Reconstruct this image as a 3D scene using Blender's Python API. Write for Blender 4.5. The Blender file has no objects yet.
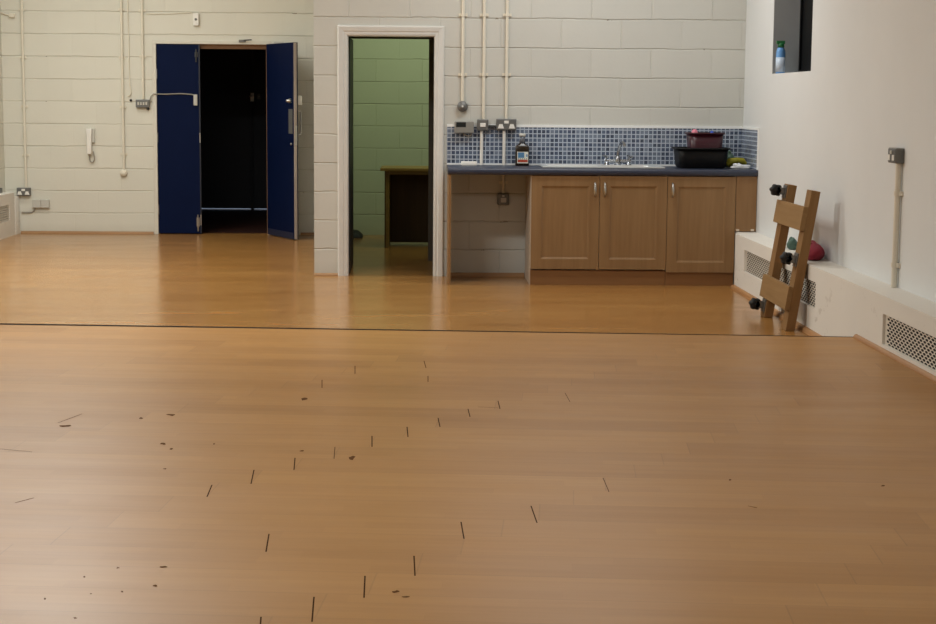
import bpy, bmesh, math, random
from mathutils import Vector, Matrix
random.seed(7)
S = bpy.context.scene
COL = S.collection
PI = math.pi

# ------------------------------------------------------------------ camera numbers (measured from the photograph)
f, pi_, ro, ya, H = 1699.6, .1239, .0079, .0298, 1.3785
YB, YK, XR, XF, ZL, ZS = 17.407, 13.348, 2.547, 2.365, .409, .126   # back wall, kitchen wall, right wall, ledge front, ledge top, stage
YS, SS = 9.249, -.0888                                              # stage edge: y = YS + SS x
XL, XFL = -4.191, -4.05                                             # left wall, left ledge front
CEIL = 3.4
Fv = Vector((math.sin(ya)*math.cos(pi_), math.cos(ya)*math.cos(pi_), -math.sin(pi_)))
R0 = Vector((math.cos(ya), -math.sin(ya), 0)); U0 = R0.cross(Fv)
Rv = math.cos(ro)*R0 + math.sin(ro)*U0
Uv = -math.sin(ro)*R0 + math.cos(ro)*U0
EYE = Vector((0, 0, H))
def ray(u, v): return Fv + Rv*((u-468)/f) + Uv*((312-v)/f)
def onZ(u, v, z=0):
    d = ray(u, v); return EYE + d*((z-H)/d.z)
def onY(u, v, Y):
    d = ray(u, v); return EYE + d*(Y/d.y)
def onX(u, v, X):
    d = ray(u, v); return EYE + d*(X/d.x)

cam = bpy.data.cameras.new('camera'); co = bpy.data.objects.new('camera', cam); COL.objects.link(co)
cam.sensor_width = 36; cam.sensor_fit = 'HORIZONTAL'; cam.lens = f/936*36
cam.clip_start = .05; cam.clip_end = 100
M3 = Matrix((Rv, Uv, -Fv)).transposed()
co.matrix_world = Matrix.Translation(EYE) @ M3.to_4x4()
S.camera = co

# ------------------------------------------------------------------ materials
def s2l(c):
    return tuple(((x/255)/12.92 if x/255 <= .04045 else ((x/255+.055)/1.055)**2.4) for x in c) + (1,)
class NT:
    def __init__(s, name):
        s.m = bpy.data.materials.new(name); s.m.use_nodes = True
        s.t = s.m.node_tree; s.b = s.t.nodes['Principled BSDF']
    def n(s, typ, **kw):
        o = s.t.nodes.new(typ)
        for k, v in kw.items():
            if k.startswith('_'): setattr(o, k[1:], v)
            else: o.inputs[k.replace('__', ' ')].default_value = v
        return o
    def l(s, a, b): s.t.links.new(a, b)
    def math(s, op, a, b=None, c=None):
        o = s.t.nodes.new('ShaderNodeMath'); o.operation = op
        for i, x in enumerate((a, b, c)):
            if x is None: continue
            if isinstance(x, (int, float)): o.inputs[i].default_value = x
            else: s.l(x, o.inputs[i])
        return o.outputs[0]
    def mix(s, fac, a, b, mode='MIX'):
        o = s.t.nodes.new('ShaderNodeMix'); o.data_type = 'RGBA'; o.blend_type = mode
        for k, x in ((0, fac), (6, a), (7, b)):
            if isinstance(x, (int, float)): o.inputs[k].default_value = x
            elif isinstance(x, tuple): o.inputs[k].default_value = x
            else: s.l(x, o.inputs[k])
        return o.outputs[2]
    def coords(s):
        g = s.t.nodes.new('ShaderNodeTexCoord'); sp = s.t.nodes.new('ShaderNodeSeparateXYZ')
        s.l(g.outputs['Object'], sp.inputs[0]); return g.outputs['Object'], sp.outputs
    def comb(s, x, y, z=0.):
        o = s.t.nodes.new('ShaderNodeCombineXYZ')
        for i, v in enumerate((x, y, z)):
            if isinstance(v, (int, float)): o.inputs[i].default_value = v
            else: s.l(v, o.inputs[i])
        return o.outputs[0]
    def noise(s, vec, scale, detail=3, rough=.5):
        o = s.n('ShaderNodeTexNoise', Scale=scale, Detail=detail, Roughness=rough); s.l(vec, o.inputs['Vector']); return o.outputs['Fac']
    def bump(s, h, strength=.5, dist=.003):
        o = s.n('ShaderNodeBump', Strength=strength, Distance=dist); s.l(h, o.inputs['Height']); s.l(o.outputs[0], s.b.inputs['Normal'])

def plain(name, rgb, rough=.5, metal=0., var=.06, scale=12, bump=0., spec=.5, coat=0.):
    t = NT(name); vec, _ = t.coords(); c = s2l(rgb)
    nz = t.noise(vec, scale)
    d = tuple(x*(1-var*2) for x in c[:3]) + (1,); e = tuple(min(1, x*(1+var*2)) for x in c[:3]) + (1,)
    t.l(t.mix(nz, d, e), t.b.inputs['Base Color'])
    t.b.inputs['Roughness'].default_value = rough; t.b.inputs['Metallic'].default_value = metal
    t.b.inputs['Specular IOR Level'].default_value = spec
    if coat: t.b.inputs['Coat Weight'].default_value = coat
    if bump: t.bump(t.noise(vec, scale*6), bump, .002)
    return t.m

def blockwork(name, rgb, axis='x', x0=1.106, z0=.21, w=.4705, mort=.0075, vert=.5, vmin=None, dark=.9):
    t = NT(name); vec, xyz = t.coords(); hh = .225
    w1 = t.math('MULTIPLY', t.math('SUBTRACT', t.noise(vec, 2.3, 2), .5), .02)
    w2 = t.math('MULTIPLY', t.math('SUBTRACT', t.noise(vec, 22, 3), .5), .008)
    wv = t.math('ADD', w1, w2)
    hx = t.math('ADD', t.math('SUBTRACT', xyz[0 if axis == 'x' else 1], x0), wv)
    hz = t.math('ADD', t.math('SUBTRACT', xyz[2], z0), wv)
    row = t.math('FLOOR', t.math('DIVIDE', hz, hh))
    odd = t.math('ABSOLUTE', t.math('MODULO', row, 2.))
    fx = t.math('FRACT', t.math('ADD', t.math('DIVIDE', hx, w), t.math('MULTIPLY', t.math('SUBTRACT', 1., odd), .5)))
    fz = t.math('FRACT', t.math('DIVIDE', hz, hh))
    def line(fr, size):     # smooth 0..1 groove around fr = 0
        d = t.math('MULTIPLY', t.math('SUBTRACT', .5, t.math('ABSOLUTE', t.math('SUBTRACT', fr, .5))), size)   # metres to the joint
        return t.math('SUBTRACT', 1., t.math('MINIMUM', t.math('DIVIDE', d, mort), 1.))
    lz, lx = line(fz, hh), line(fx, w)
    patch = t.math('MINIMUM', t.math('MAXIMUM', t.math('MULTIPLY', t.math('SUBTRACT', t.noise(vec, 1.7, 3), .34), 5.), .25), 1.)
    lx = t.math('MULTIPLY', t.math('MULTIPLY', lx, vert), patch)
    if vmin is not None: lx = t.math('MULTIPLY', lx, t.math('GREATER_THAN', hx, vmin-x0))
    lz = t.math('MULTIPLY', lz, t.math('ADD', t.math('MULTIPLY', patch, .5), .5))
    m = t.math('MAXIMUM', lz, lx)
    bn = t.math('FLOOR', t.math('ADD', t.math('DIVIDE', hx, w), t.math('MULTIPLY', t.math('SUBTRACT', 1., odd), .5)))
    wn = t.n('ShaderNodeTexWhiteNoise'); wn.noise_dimensions = '2D'; t.l(t.comb(bn, row), wn.inputs['Vector'])
    blot = t.noise(vec, 1.4, 4, .6); fine = t.noise(vec, 38, 4, .65)
    c = s2l(rgb)
    base = t.mix(t.math('ADD', t.math('MULTIPLY', blot, .7), t.math('MULTIPLY', wn.outputs[0], .3)), tuple(x*.92 for x in c[:3]) + (1,), tuple(min(1, x*1.05) for x in c[:3]) + (1,))
    col = t.mix(m, base, tuple(x*dark*k for x, k in zip(c[:3], (1, .985, .95))) + (1,))
    # small dark chips in the joints
    chip = t.math('MULTIPLY', t.math('GREATER_THAN', t.noise(vec, 5.5, 4, .7), .68), t.math('GREATER_THAN', m, .25))
    col = t.mix(t.math('MULTIPLY', chip, .6), col, s2l((120, 106, 86)))
    low = t.math('SUBTRACT', 1., t.math('MINIMUM', t.math('MULTIPLY', xyz[2], 9.), 1.))
    low = t.math('MULTIPLY', low, t.math('MULTIPLY', t.noise(vec, 6, 3), .3))
    col = t.mix(low, col, s2l((120, 98, 70)))
    t.l(col, t.b.inputs['Base Color'])
    t.b.inputs['Roughness'].default_value = .55; t.b.inputs['Specular IOR Level'].default_value = .3
    t.bump(t.math('ADD', t.math('SUBTRACT', 1., m), t.math('MULTIPLY', fine, .16)), .8, .007)
    return t.m

def plaster(name, rgb):
    t = NT(name); vec, xyz = t.coords(); c = s2l(rgb)
    a = t.noise(vec, 1.1, 4, .6); b = t.noise(vec, 60, 3)
    col = t.mix(a, tuple(x*.94 for x in c[:3]) + (1,), tuple(min(1, x*1.04) for x in c[:3]) + (1,))
    sc = t.noise(t.comb(xyz[1], t.math('MULTIPLY', xyz[2], 1.5), xyz[0]), 7, 5, .7)
    low = t.math('SUBTRACT', 1., t.math('MINIMUM', t.math('MULTIPLY', xyz[2], 2.2), 1.))
    sc = t.math('MULTIPLY', t.math('MULTIPLY', t.math('GREATER_THAN', sc, .63), low), .35)
    col = t.mix(sc, col, s2l((135, 118, 95)))
    t.l(col, t.b.inputs['Base Color']); t.b.inputs['Roughness'].default_value = .6; t.b.inputs['Specular IOR Level'].default_value = .25
    t.bump(t.math('ADD', t.math('MULTIPLY', a, 1.), t.math('MULTIPLY', b, .12)), .25, .006)
    return t.m

def laminate(name, light, dark, rough=.3, row=.204, length=1.16, shift=.105, y0=-3.19, seam=.35, coat=.0, spec=.5, wave=.04):
    """boards run along local X; end joints step along by `shift` every row"""
    t = NT(name); vec, xyz = t.coords(); x, y = xyz[0], xyz[1]
    r = t.math('FLOOR', t.math('DIVIDE', t.math('SUBTRACT', y, y0), row))
    xx = t.math('SUBTRACT', x, t.math('MULTIPLY', t.math('ADD', r, 1.), shift))
    bn = t.math('FLOOR', t.math('DIVIDE', xx, length))
    wn = t.n('ShaderNodeTexWhiteNoise'); wn.noise_dimensions = '2D'; t.l(t.comb(r, bn), wn.inputs['Vector'])
    # three printed strips per board
    sr = t.math('FLOOR', t.math('DIVIDE', t.math('SUBTRACT', y, y0), row/3))
    sx = t.math('FLOOR', t.math('DIVIDE', t.math('ADD', x, t.math('MULTIPLY', sr, .317)), .43))
    w2 = t.n('ShaderNodeTexWhiteNoise'); w2.noise_dimensions = '2D'; t.l(t.comb(sr, sx), w2.inputs['Vector'])
    g1 = t.noise(t.comb(t.math('MULTIPLY', x, 1.6), t.math('MULTIPLY', y, 34.), t.math('MULTIPLY', r, 3.7)), 1., 5, .6)
    g2 = t.noise(t.comb(t.math('MULTIPLY', x, .9), t.math('MULTIPLY', y, 1.4)), .7, 3)
    fac = t.math('ADD', t.math('MULTIPLY', g1, .55), t.math('ADD', t.math('MULTIPLY', wn.outputs[0], .32), t.math('MULTIPLY', w2.outputs[0], .16)))
    fac = t.math('ADD', fac, t.math('MULTIPLY', g2, .25))
    fac = t.math('MINIMUM', t.math('MAXIMUM', t.math('SUBTRACT', fac, .17), 0.), 1.)
    col = t.mix(fac, s2l(dark), s2l(light))
    fy = t.math('FRACT', t.math('DIVIDE', t.math('SUBTRACT', y, y0), row)); fx = t.math('FRACT', t.math('DIVIDE', xx, length))
    my = t.math('LESS_THAN', fy, .014); mx = t.math('LESS_THAN', fx, .0035)
    m = t.math('MULTIPLY', t.math('MAXIMUM', t.math('MULTIPLY', my, .55), t.math('MULTIPLY', mx, .45)), seam)
    col = t.mix(m, col, s2l((70, 44, 22)))
    t.l(col, t.b.inputs['Base Color'])
    ra = t.noise(t.comb(x, t.math('MULTIPLY', y, 3.)), 1.3, 4, .6)
    t.l(t.math('ADD', t.math('MULTIPLY', ra, .16), rough-.08), t.b.inputs['Roughness'])
    t.b.inputs['Specular IOR Level'].default_value = spec
    if coat: t.b.inputs['Coat Weight'].default_value = coat; t.b.inputs['Coat Roughness'].default_value = .2
    hb = t.math('ADD', t.math('MULTIPLY', wn.outputs[0], .0), t.noise(t.comb(t.math('MULTIPLY', x, .8), t.math('MULTIPLY', y, 5.)), 1., 2))
    t.bump(hb, wave, .01)
    return t.m

def wood(name, light, dark, axis=2, rough=.45, sc=1., spec=.4):
    """grain along the given axis"""
    t = NT(name); vec, xyz = t.coords()
    k = [t.math('MULTIPLY', xyz[i], (2.2 if i == axis else 34.)*sc) for i in range(3)]
    g = t.noise(t.comb(*k), 1., 5, .6)
    k2 = [t.math('MULTIPLY', xyz[i], (1.2 if i == axis else 9.)*sc) for i in range(3)]
    g2 = t.noise(t.comb(*k2), 1., 2)
    fac = t.math('ADD', t.math('MULTIPLY', g, .6), t.math('MULTIPLY', g2, .4))
    fac = t.math('MINIMUM', t.math('MAXIMUM', t.math('MULTIPLY', t.math('SUBTRACT', fac, .25), 2.), 0.), 1.)
    t.l(t.mix(fac, s2l(dark), s2l(light)), t.b.inputs['Base Color'])
    t.b.inputs['Roughness'].default_value = rough; t.b.inputs['Specular IOR Level'].default_value = spec
    t.bump(g, .08, .002)
    return t.m

def mosaic(name, axis=0, u0=0., z0=.884, p=.0336):
    t = NT(name); vec, xyz = t.coords()
    uu = t.math('DIVIDE', t.math('SUBTRACT', xyz[axis], u0), p); vv = t.math('DIVIDE', t.math('SUBTRACT', xyz[2], z0), p)
    wn = t.n('ShaderNodeTexWhiteNoise'); wn.noise_dimensions = '2D'
    t.l(t.comb(t.math('FLOOR', uu), t.math('FLOOR', vv)), wn.inputs['Vector'])
    rp = t.n('ShaderNodeValToRGB'); rp.color_ramp.interpolation = 'CONSTANT'
    cols = [(34, 42, 62), (88, 99, 118), (56, 68, 92), (110, 120, 136), (44, 54, 80), (74, 86, 106), (28, 35, 55), (94, 103, 118)]
    el = rp.color_ramp.elements
    while len(el) < len(cols): el.new(.5)
    for i, c in enumerate(cols): el[i].position = i/len(cols); el[i].color = s2l(c)
    t.l(wn.outputs[0], rp.inputs[0])
    nz = t.noise(vec, 120, 3)
    tile = t.mix(t.math('MULTIPLY', nz, .35), rp.outputs[0], s2l((150, 165, 190)))
    fu, fv = t.math('FRACT', uu), t.math('FRACT', vv)
    def edge(q): return t.math('LESS_THAN', t.math('SUBTRACT', .5, t.math('ABSOLUTE', t.math('SUBTRACT', q, .5))), .11)
    m = t.math('MAXIMUM', edge(fu), edge(fv))
    t.l(t.mix(m, tile, s2l((180, 190, 204))), t.b.inputs['Base Color'])
    t.l(t.math('ADD', t.math('MULTIPLY', m, .5), .18), t.b.inputs['Roughness'])
    t.bump(t.math('SUBTRACT', 1., m), .5, .002)
    return t.m

def emit(name, rgb, st):
    t = NT(name); vec, _ = t.coords(); nz = t.noise(vec, 3)
    t.l(t.mix(nz, s2l(rgb), tuple(x*.9 for x in s2l(rgb)[:3]) + (1,)), t.b.inputs['Emission Color']); t.b.inputs['Emission Strength'].default_value = st
    return t.m

M = dict(
    back=blockwork('cream painted blockwork', (219, 217, 205), 'x', x0=-.67, vert=.14),
    kit=blockwork('cream painted blockwork kitchen', (206, 206, 199), 'x', vert=.55, vmin=-.6),
    side=blockwork('cream painted blockwork side', (216, 214, 202), 'y', x0=.1, vert=.2),
    green=blockwork('pale green painted blockwork', (172, 176, 150), 'x', x0=-.67, vert=.6, dark=.8),
    plaster=plaster('white painted plaster', (222, 224, 224)),
    plaster2=plaster('white painted plaster ledge', (226, 222, 214)),
    ceil=plain('white ceiling paint', (235, 235, 230), .8),
    reveal=plain('grey reveal with painted shade', (150, 154, 156), .8, var=.03),  # base darkened: shade inside the window opening put into the colour
    floor=laminate('beech laminate lower floor', (182, 135, 77), (150, 102, 51), .20, wave=.008, y0=.1, shift=.37),
    stage=laminate('beech laminate raised floor', (186, 138, 79), (150, 104, 52), .34, spec=.17, seam=.4),
    stageedge=plain('dark edge gap', (30, 20, 14), .9, spec=.1),
    gap=plain('dark open joint', (66, 42, 24), .9, spec=.05),
    scuff=plain('grey brown scuff', (98, 66, 40), .9, var=.2, scale=60, spec=.05),
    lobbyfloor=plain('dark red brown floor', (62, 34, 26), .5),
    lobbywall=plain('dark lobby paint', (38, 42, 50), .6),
    trim=wood('beech quadrant trim', (186, 142, 98), (160, 114, 72), 1, .45),
    trimx=wood('beech quadrant trim across', (172, 134, 94), (144, 106, 70), 0, .45),
    white=plain('white gloss paint', (216, 216, 212), .35, var=.03),
    frame=plain('off white frame paint', (214, 210, 198), .45, var=.04),
    stopwood=wood('bare brown timber', (150, 112, 78), (108, 76, 50), 0, .6),
    blue=plain('dark blue door paint', (6, 20, 54), .6, var=.06, scale=5, spec=.08),
    blueedge=plain('worn blue edge', (30, 38, 64), .5),
    edgewood=wood('pale worn door edge', (190, 178, 168), (130, 116, 108), 2, .6),
    darkdoor=plain('very dark blue door paint', (18, 24, 40), .5),
    navy=plain('navy black paint', (14, 17, 28), .5),
    brownframe=plain('dark grey brown paint', (78, 70, 58), .6),
    steel=plain('brushed steel', (190, 190, 188), .3, 1., var=.04),
    sinksteel=plain('bright brushed steel', (226, 229, 230), .3, .55, var=.03),
    tgrey=plain('mid grey box', (140, 138, 132), .4, var=.03),
    chrome=plain('chrome', (160, 163, 168), .16, 1., var=.02),
    grey=plain('grey metal clad', (112, 112, 110), .4, .3, var=.06),
    dgrey=plain('dark grey plastic', (58, 58, 58), .45),
    cream=plain('cream conduit paint', (226, 220, 204), .4, var=.02),
    wplas=plain('white plastic', (236, 234, 228), .35, var=.02),
    gplas=plain('light grey plastic', (196, 194, 186), .4, var=.03),
    cable=plain('grey cable', (150, 146, 136), .5),
    black=plain('black plastic', (10, 10, 12), .5, spec=.25),
    rubber=plain('black rubber', (20, 20, 20), .7),
    top=plain('dark blue grey laminate worktop', (50, 56, 74), .35, var=.12, scale=90),
    oak=wood('oak effect door', (152, 120, 82), (128, 97, 62), 2, .45),
    oakp=wood('oak effect panel', (152, 118, 80), (130, 96, 60), 2, .45),
    oakx=wood('oak effect plinth', (142, 102, 62), (122, 84, 48), 0, .5),
    carc=plain('pale carcass board', (214, 200, 182), .55),
    mosx=mosaic('blue mosaic', 0, .2), mosy=mosaic('blue mosaic side', 1, 12.75),
    caulk=plain('white tile trim', (240, 242, 242), .4, var=.02),
    ply=wood('plywood board', (156, 124, 84), (132, 102, 64), 1, .6, spec=.2),
    pine=wood('brown timber rail', (150, 116, 76), (122, 90, 54), 2, .6, spec=.2),
    desk=wood('olive brown desk board', (150, 122, 58), (120, 94, 42), 0, .5),
    deskdark=wood('dark brown desk panel', (92, 70, 38), (72, 54, 28), 2, .6),
    burg=plain('burgundy plastic', (56, 11, 26), .35, var=.05),
    red=plain('red fabric', (136, 22, 46), .75, var=.12, scale=20),
    pink=plain('pink plastic', (226, 130, 150), .4),
    bluep=plain('blue cloth', (48, 84, 190), .7),
    sponge=plain('yellow green rubber', (176, 168, 48), .6, var=.15, scale=30),
    cloth=plain('white cloth', (226, 228, 230), .8, var=.04),
    teal=plain('teal fabric', (78, 104, 94), .85),
    greenp=plain('pale green plastic', (92, 122, 106), .3),
    green_cap=plain('green plastic cap', (32, 112, 62), .4),
    can=plain('light blue can', (104, 160, 220), .3, var=.08, scale=25),
    canlabel=plain('pale label', (198, 214, 232), .4, var=.1, scale=60),
    brown=plain('dark amber bottle', (40, 28, 13), .25, var=.1),
    lblue=plain('label blue', (84, 132, 172), .5, var=.15, scale=70),
    lred=plain('label red', (176, 70, 48), .5, var=.1, scale=70),
    lwhite=plain('label white', (226, 226, 216), .5),
    smoke=plain('grey translucent neck', (88, 92, 100), .25),
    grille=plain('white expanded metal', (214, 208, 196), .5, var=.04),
    hole=plain('dark duct interior', (34, 30, 28), .9),
    pane=plain('black night glass', (8, 9, 11), .5, var=.0, spec=.12),
    outdoor=plain('pale outdoor concrete', (180, 190, 205), .8),
    lcd=plain('dark display', (40, 44, 44), .2),
)

# ------------------------------------------------------------------ mesh helpers
class MB:
    def __init__(s): s.v = []; s.f = []; s.mi = []; s.sm = []
    def add(s, vs, fs, mi=0, smooth=False):
        o = len(s.v); s.v += [tuple(p) for p in vs]
        for q in fs: s.f.append(tuple(i+o for i in q)); s.mi.append(mi); s.sm.append(smooth)
        return s
    def box(s, x0, x1, y0, y1, z0, z1, mi=0):
        x0, x1 = min(x0, x1), max(x0, x1); y0, y1 = min(y0, y1), max(y0, y1); z0, z1 = min(z0, z1), max(z0, z1)
        return s.add([(x0, y0, z0), (x1, y0, z0), (x1, y1, z0), (x0, y1, z0), (x0, y0, z1), (x1, y0, z1), (x1, y1, z1), (x0, y1, z1)],
                     [(0, 3, 2, 1), (4, 5, 6, 7), (0, 1, 5, 4), (1, 2, 6, 5), (2, 3, 7, 6), (3, 0, 4, 7)], mi)
    def prism(s, poly, z0, z1, mi=0):     # poly of (x, y), counter clockwise
        n = len(poly)
        return s.add([(x, y, z0) for x, y in poly]+[(x, y, z1) for x, y in poly],
                     [tuple(range(n-1, -1, -1)), tuple(range(n, 2*n))]+[(i, (i+1) % n, n+(i+1) % n, n+i) for i in range(n)], mi)
    def rings(s, rings, close0=True, close1=True, mi=0, smooth=True):
        n = len(rings[0]); vs = [p for r in rings for p in r]; fs = []
        for k in range(len(rings)-1):
            for i in range(n): fs.append((k*n+i, k*n+(i+1) % n, (k+1)*n+(i+1) % n, (k+1)*n+i))
        s.add(vs, fs, mi, smooth)
        # caps get vertices of their own so the smooth sides keep clean normals
        if close0: s.add(rings[0], [tuple(range(n-1, -1, -1))], mi, False)
        if close1: s.add(rings[-1], [tuple(range(n))], mi, False)
        return s
    def tube(s, pts, r, n=10, mi=0):
        pts = [Vector(p) for p in pts]; rr = r if isinstance(r, (list, tuple)) else [r]*len(pts)
        rings = []; up = None
        for i, p in enumerate(pts):
            d = (pts[min(i+1, len(pts)-1)]-pts[max(i-1, 0)]).normalized()
            if up is None: up = Vector((0, 0, 1)) if abs(d.z) < .9 else Vector((1, 0, 0))
            a = d.cross(up).normalized(); b = a.cross(d).normalized(); up = b
            rings.append([p+(a*math.cos(2*PI*k/n)+b*math.sin(2*PI*k/n))*rr[i] for k in range(n)])
        return s.rings(rings, mi=mi)
    def lathe(s, prof, c=(0, 0, 0), n=20, axis='z', mi=0, lobes=0, depth=.0):
        rings = []
        for r, h in prof:
            ring = []
            for k in range(n):
                a = 2*PI*k/n; q = r*(1+depth*math.cos(lobes*a)); x, y = q*math.cos(a), q*math.sin(a)
                p = (x, y, h) if axis == 'z' else ((x, h, -y) if axis == 'y' else (h, x, y))
                ring.append((p[0]+c[0], p[1]+c[1], p[2]+c[2]))
            rings.append(ring)
        return s.rings(rings, mi=mi)
    def rrect_loft(s, secs, c=(0, 0, 0), n=6, close0=True, close1=True, mi=0):  # secs: (z, hx, hy, r)
        rings = []
        for z, hx, hy, r in secs:
            ring = []
            for q, (sx, sy) in enumerate(((1, 1), (-1, 1), (-1, -1), (1, -1))):
                for k in range(n+1):
                    a = PI/2*q+PI/2*k/n
                    ring.append((c[0]+sx*(hx-r)+r*math.cos(a), c[1]+sy*(hy-r)+r*math.sin(a), c[2]+z))
            rings.append(ring)
        return s.rings(rings, close0, close1, mi)
    def blob(s, c, rx, ry, rz, lump=.12, seed=1, nu=20, nv=12, mi=0, flat=None):
        rnd = random.Random(seed); ph = [(rnd.uniform(1, 4), rnd.uniform(0, 6), rnd.uniform(1, 4), rnd.uniform(0, 6)) for _ in range(4)]
        rings = []
        for j in range(1, nv):
            th = PI*j/nv; ring = []
            for i in range(nu):
                a = 2*PI*i/nu
                k = 1+lump*sum(math.sin(round(p[0])*a+p[1])*math.sin(p[2]*th+p[3]) for p in ph)/2
                z = -math.cos(th)*rz*k
                if flat is not None: z = max(z, flat)
                ring.append((c[0]+math.sin(th)*math.cos(a)*rx*k, c[1]+math.sin(th)*math.sin(a)*ry*k, c[2]+z))
            rings.append(ring)
        return s.rings(rings, mi=mi)

def orient(bm):
    """outward normals, treating coincident cap vertices as joined"""
    cp = bm.copy(); cp.faces.ensure_lookup_table()
    lay = cp.faces.layers.int.new('i')
    for k, q in enumerate(cp.faces): q[lay] = k
    bmesh.ops.remove_doubles(cp, verts=cp.verts, dist=1e-6)
    old = {q[lay]: q.normal.copy() for q in cp.faces}
    for q in cp.faces: q.normal_update(); old[q[lay]] = q.normal.copy()
    bmesh.ops.recalc_face_normals(cp, faces=cp.faces)
    flip = set()
    for q in cp.faces:
        q.normal_update()
        if q.normal.dot(old[q[lay]]) < 0: flip.add(q[lay])
    cp.free(); bm.faces.ensure_lookup_table()
    for k in flip: bm.faces[k].normal_flip()
def obj(name, mb, mats, parent=None, bevel=0., off=None, seg=2):
    me = bpy.data.meshes.new(name)
    o_ = off if off is not None else (parent_world(parent) if parent is not None else Vector((0, 0, 0)))
    me.from_pydata([(v[0]-o_[0], v[1]-o_[1], v[2]-o_[2]) for v in mb.v], [], mb.f)
    for m in (mats if isinstance(mats, (list, tuple)) else [mats]): me.materials.append(m)
    me.polygons.foreach_set('material_index', mb.mi); me.polygons.foreach_set('use_smooth', mb.sm)
    bm = bmesh.new(); bm.from_mesh(me)
    if name not in ('mesh_sheet', 'backing'): orient(bm)
    bm.to_mesh(me); bm.free(); me.update()
    o = bpy.data.objects.new(name, me); COL.objects.link(o)
    if parent is not None: o.parent = parent
    if bevel:
        b = o.modifiers.new('bevel', 'BEVEL'); b.width = bevel; b.segments = seg; b.limit_method = 'ANGLE'; b.angle_limit = .7
    return o
def parent_world(p):
    w = Vector((0, 0, 0))
    while p is not None: w += p.location; p = p.parent
    return w
def tag(o, label, cat, group=None, kind=None):
    o['label'] = label; o['category'] = cat
    if group: o['group'] = group
    if kind: o['kind'] = kind
    return o
def thing(name, label, cat, loc, group=None, kind=None, rot=(0, 0, 0)):
    o = bpy.data.objects.new(name, None); COL.objects.link(o); o.location = loc; o.rotation_euler = rot; o.empty_display_size = .1
    return tag(o, label, cat, group, kind)
def struct(name, mb, mat, label, cat, bevel=0.):
    return tag(obj(name, mb, mat, bevel=bevel), label, cat, kind='structure')
def copy_tree(o, parent=None):
    c = o.copy(); COL.objects.link(c); c.parent = parent
    for ch in list(o.children): copy_tree(ch, c)
    return c
ZV = Vector((0, 0, 0))

# ------------------------------------------------------------------ room shell
XFAR = 3.0; YNEAR = -3.2
CX0, CX1 = -.815, .95            # closet outside left face, closet inside right face
DZ = 1.872                       # closet doorway head
AL, AR = -.554, .123            # closet doorway sides
BL, BR, BZ = -2.647, -1.535, 1.92   # blue doorway sides and head
LY = 21.33                      # lobby far doors

# lower floor runs under everything except the lobby
struct('floor', MB().box(XL-.3, XFAR, 8.6, YB+.15, -.1, 0), M['floor'], 'glossy beech laminate floor of the lower area by the kitchen', 'floor')
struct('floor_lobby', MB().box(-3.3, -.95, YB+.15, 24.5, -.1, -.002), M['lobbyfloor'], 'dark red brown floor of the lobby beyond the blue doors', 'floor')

# raised floor: boards, dark edge strip, open end joints, scuffs
st = MB()
n_ = math.hypot(1, SS); ang = math.atan(SS)
ex = Vector((1/n_, SS/n_, 0)); ey = Vector((-SS/n_, 1/n_, 0)); so = Vector((0, YS, 0))
def tol(p):                      # world -> stage coordinates
    d = Vector((p[0], p[1], 0))-so; return (d.dot(ex), d.dot(ey))
pl = [tol(q) for q in ((XL-.02, YNEAR), (XF+.01, YNEAR), (XF+.01, YS+SS*(XF+.01)), (XL-.02, YS+SS*(XL-.02)))]
st.prism(pl, 0, ZS)
xa, xb = pl[3][0], pl[2][0]
e_ = .0006
st.add([(xa, -.075, ZS+e_), (0., -.04, ZS+e_), (xb, -.02, ZS+e_), (xb, 0, ZS+e_), (0., 0, ZS+e_), (xa, 0, ZS+e_)], [(0, 1, 4, 5), (1, 2, 3, 4)], 1)
def stage_px(u, v): return tol(onZ(u, v, ZS))
def dash(a, b, w=.006, mi=2):
    p, q = Vector(stage_px(*a)), Vector(stage_px(*b)); d = (q-p).normalized(); nn = Vector((-d.y, d.x))*w/2
    st.add([(*(p-nn), ZS+e_), (*(q-nn), ZS+e_), (*(q+nn), ZS+e_), (*(p+nn), ZS+e_)], [(0, 1, 2, 3)] if (q-p).cross(nn) > 0 else [(3, 2, 1, 0)], mi)
JO = [((212, 485), (207, 497)), ((254, 470), (251, 484)), ((295, 458), (294, 470)), ((335, 447), (334, 459)), ((372, 436), (372, 447)),
      ((407, 427), (408, 437)), ((438, 418), (440, 427)), ((468, 409), (470, 417)), ((498, 401), (500, 409)), ((565, 393), (570, 402)),
      ((269, 534), (266, 552)), ((314, 597), (312, 622)), ((365, 576), (364, 598)), ((414, 556), (415, 576)), ((461, 522), (464, 539)),
      ((531, 506), (537, 523)), ((603, 478), (609, 492)), ((261, 617), (260, 630))]
for i, (a, b) in enumerate(JO): dash(a, b, .004 if i not in (3, 9, 16) else .0025)
for a, b in [((355, 366), (355, 374)), ((424, 361), (426, 368)), ((428, 376), (428, 382)), ((322, 380), (322, 388))]: dash(a, b, .004, 3)
for a, b in [((478, 407), (499, 408)), ((58, 423), (82, 414)), ((15, 503), (34, 498)), ((0, 449), (32, 452)), ((748, 506), (757, 508))]: dash(a, b, .0045, 3)
def blotch(u, v, w, h, seed):
    c = Vector(stage_px(u, v)); ax = Vector(stage_px(u+w, v))-c; ay = Vector(stage_px(u, v-h))-c
    rnd = random.Random(seed); n = 9; r = [rnd.uniform(.3, .85) for _ in range(n)]
    st.add([(*(c+ax*math.cos(2*PI*k/n)*r[k]+ay*math.sin(2*PI*k/n)*r[k]), ZS+e_) for k in range(n)], [tuple(range(n))], 3)
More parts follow.
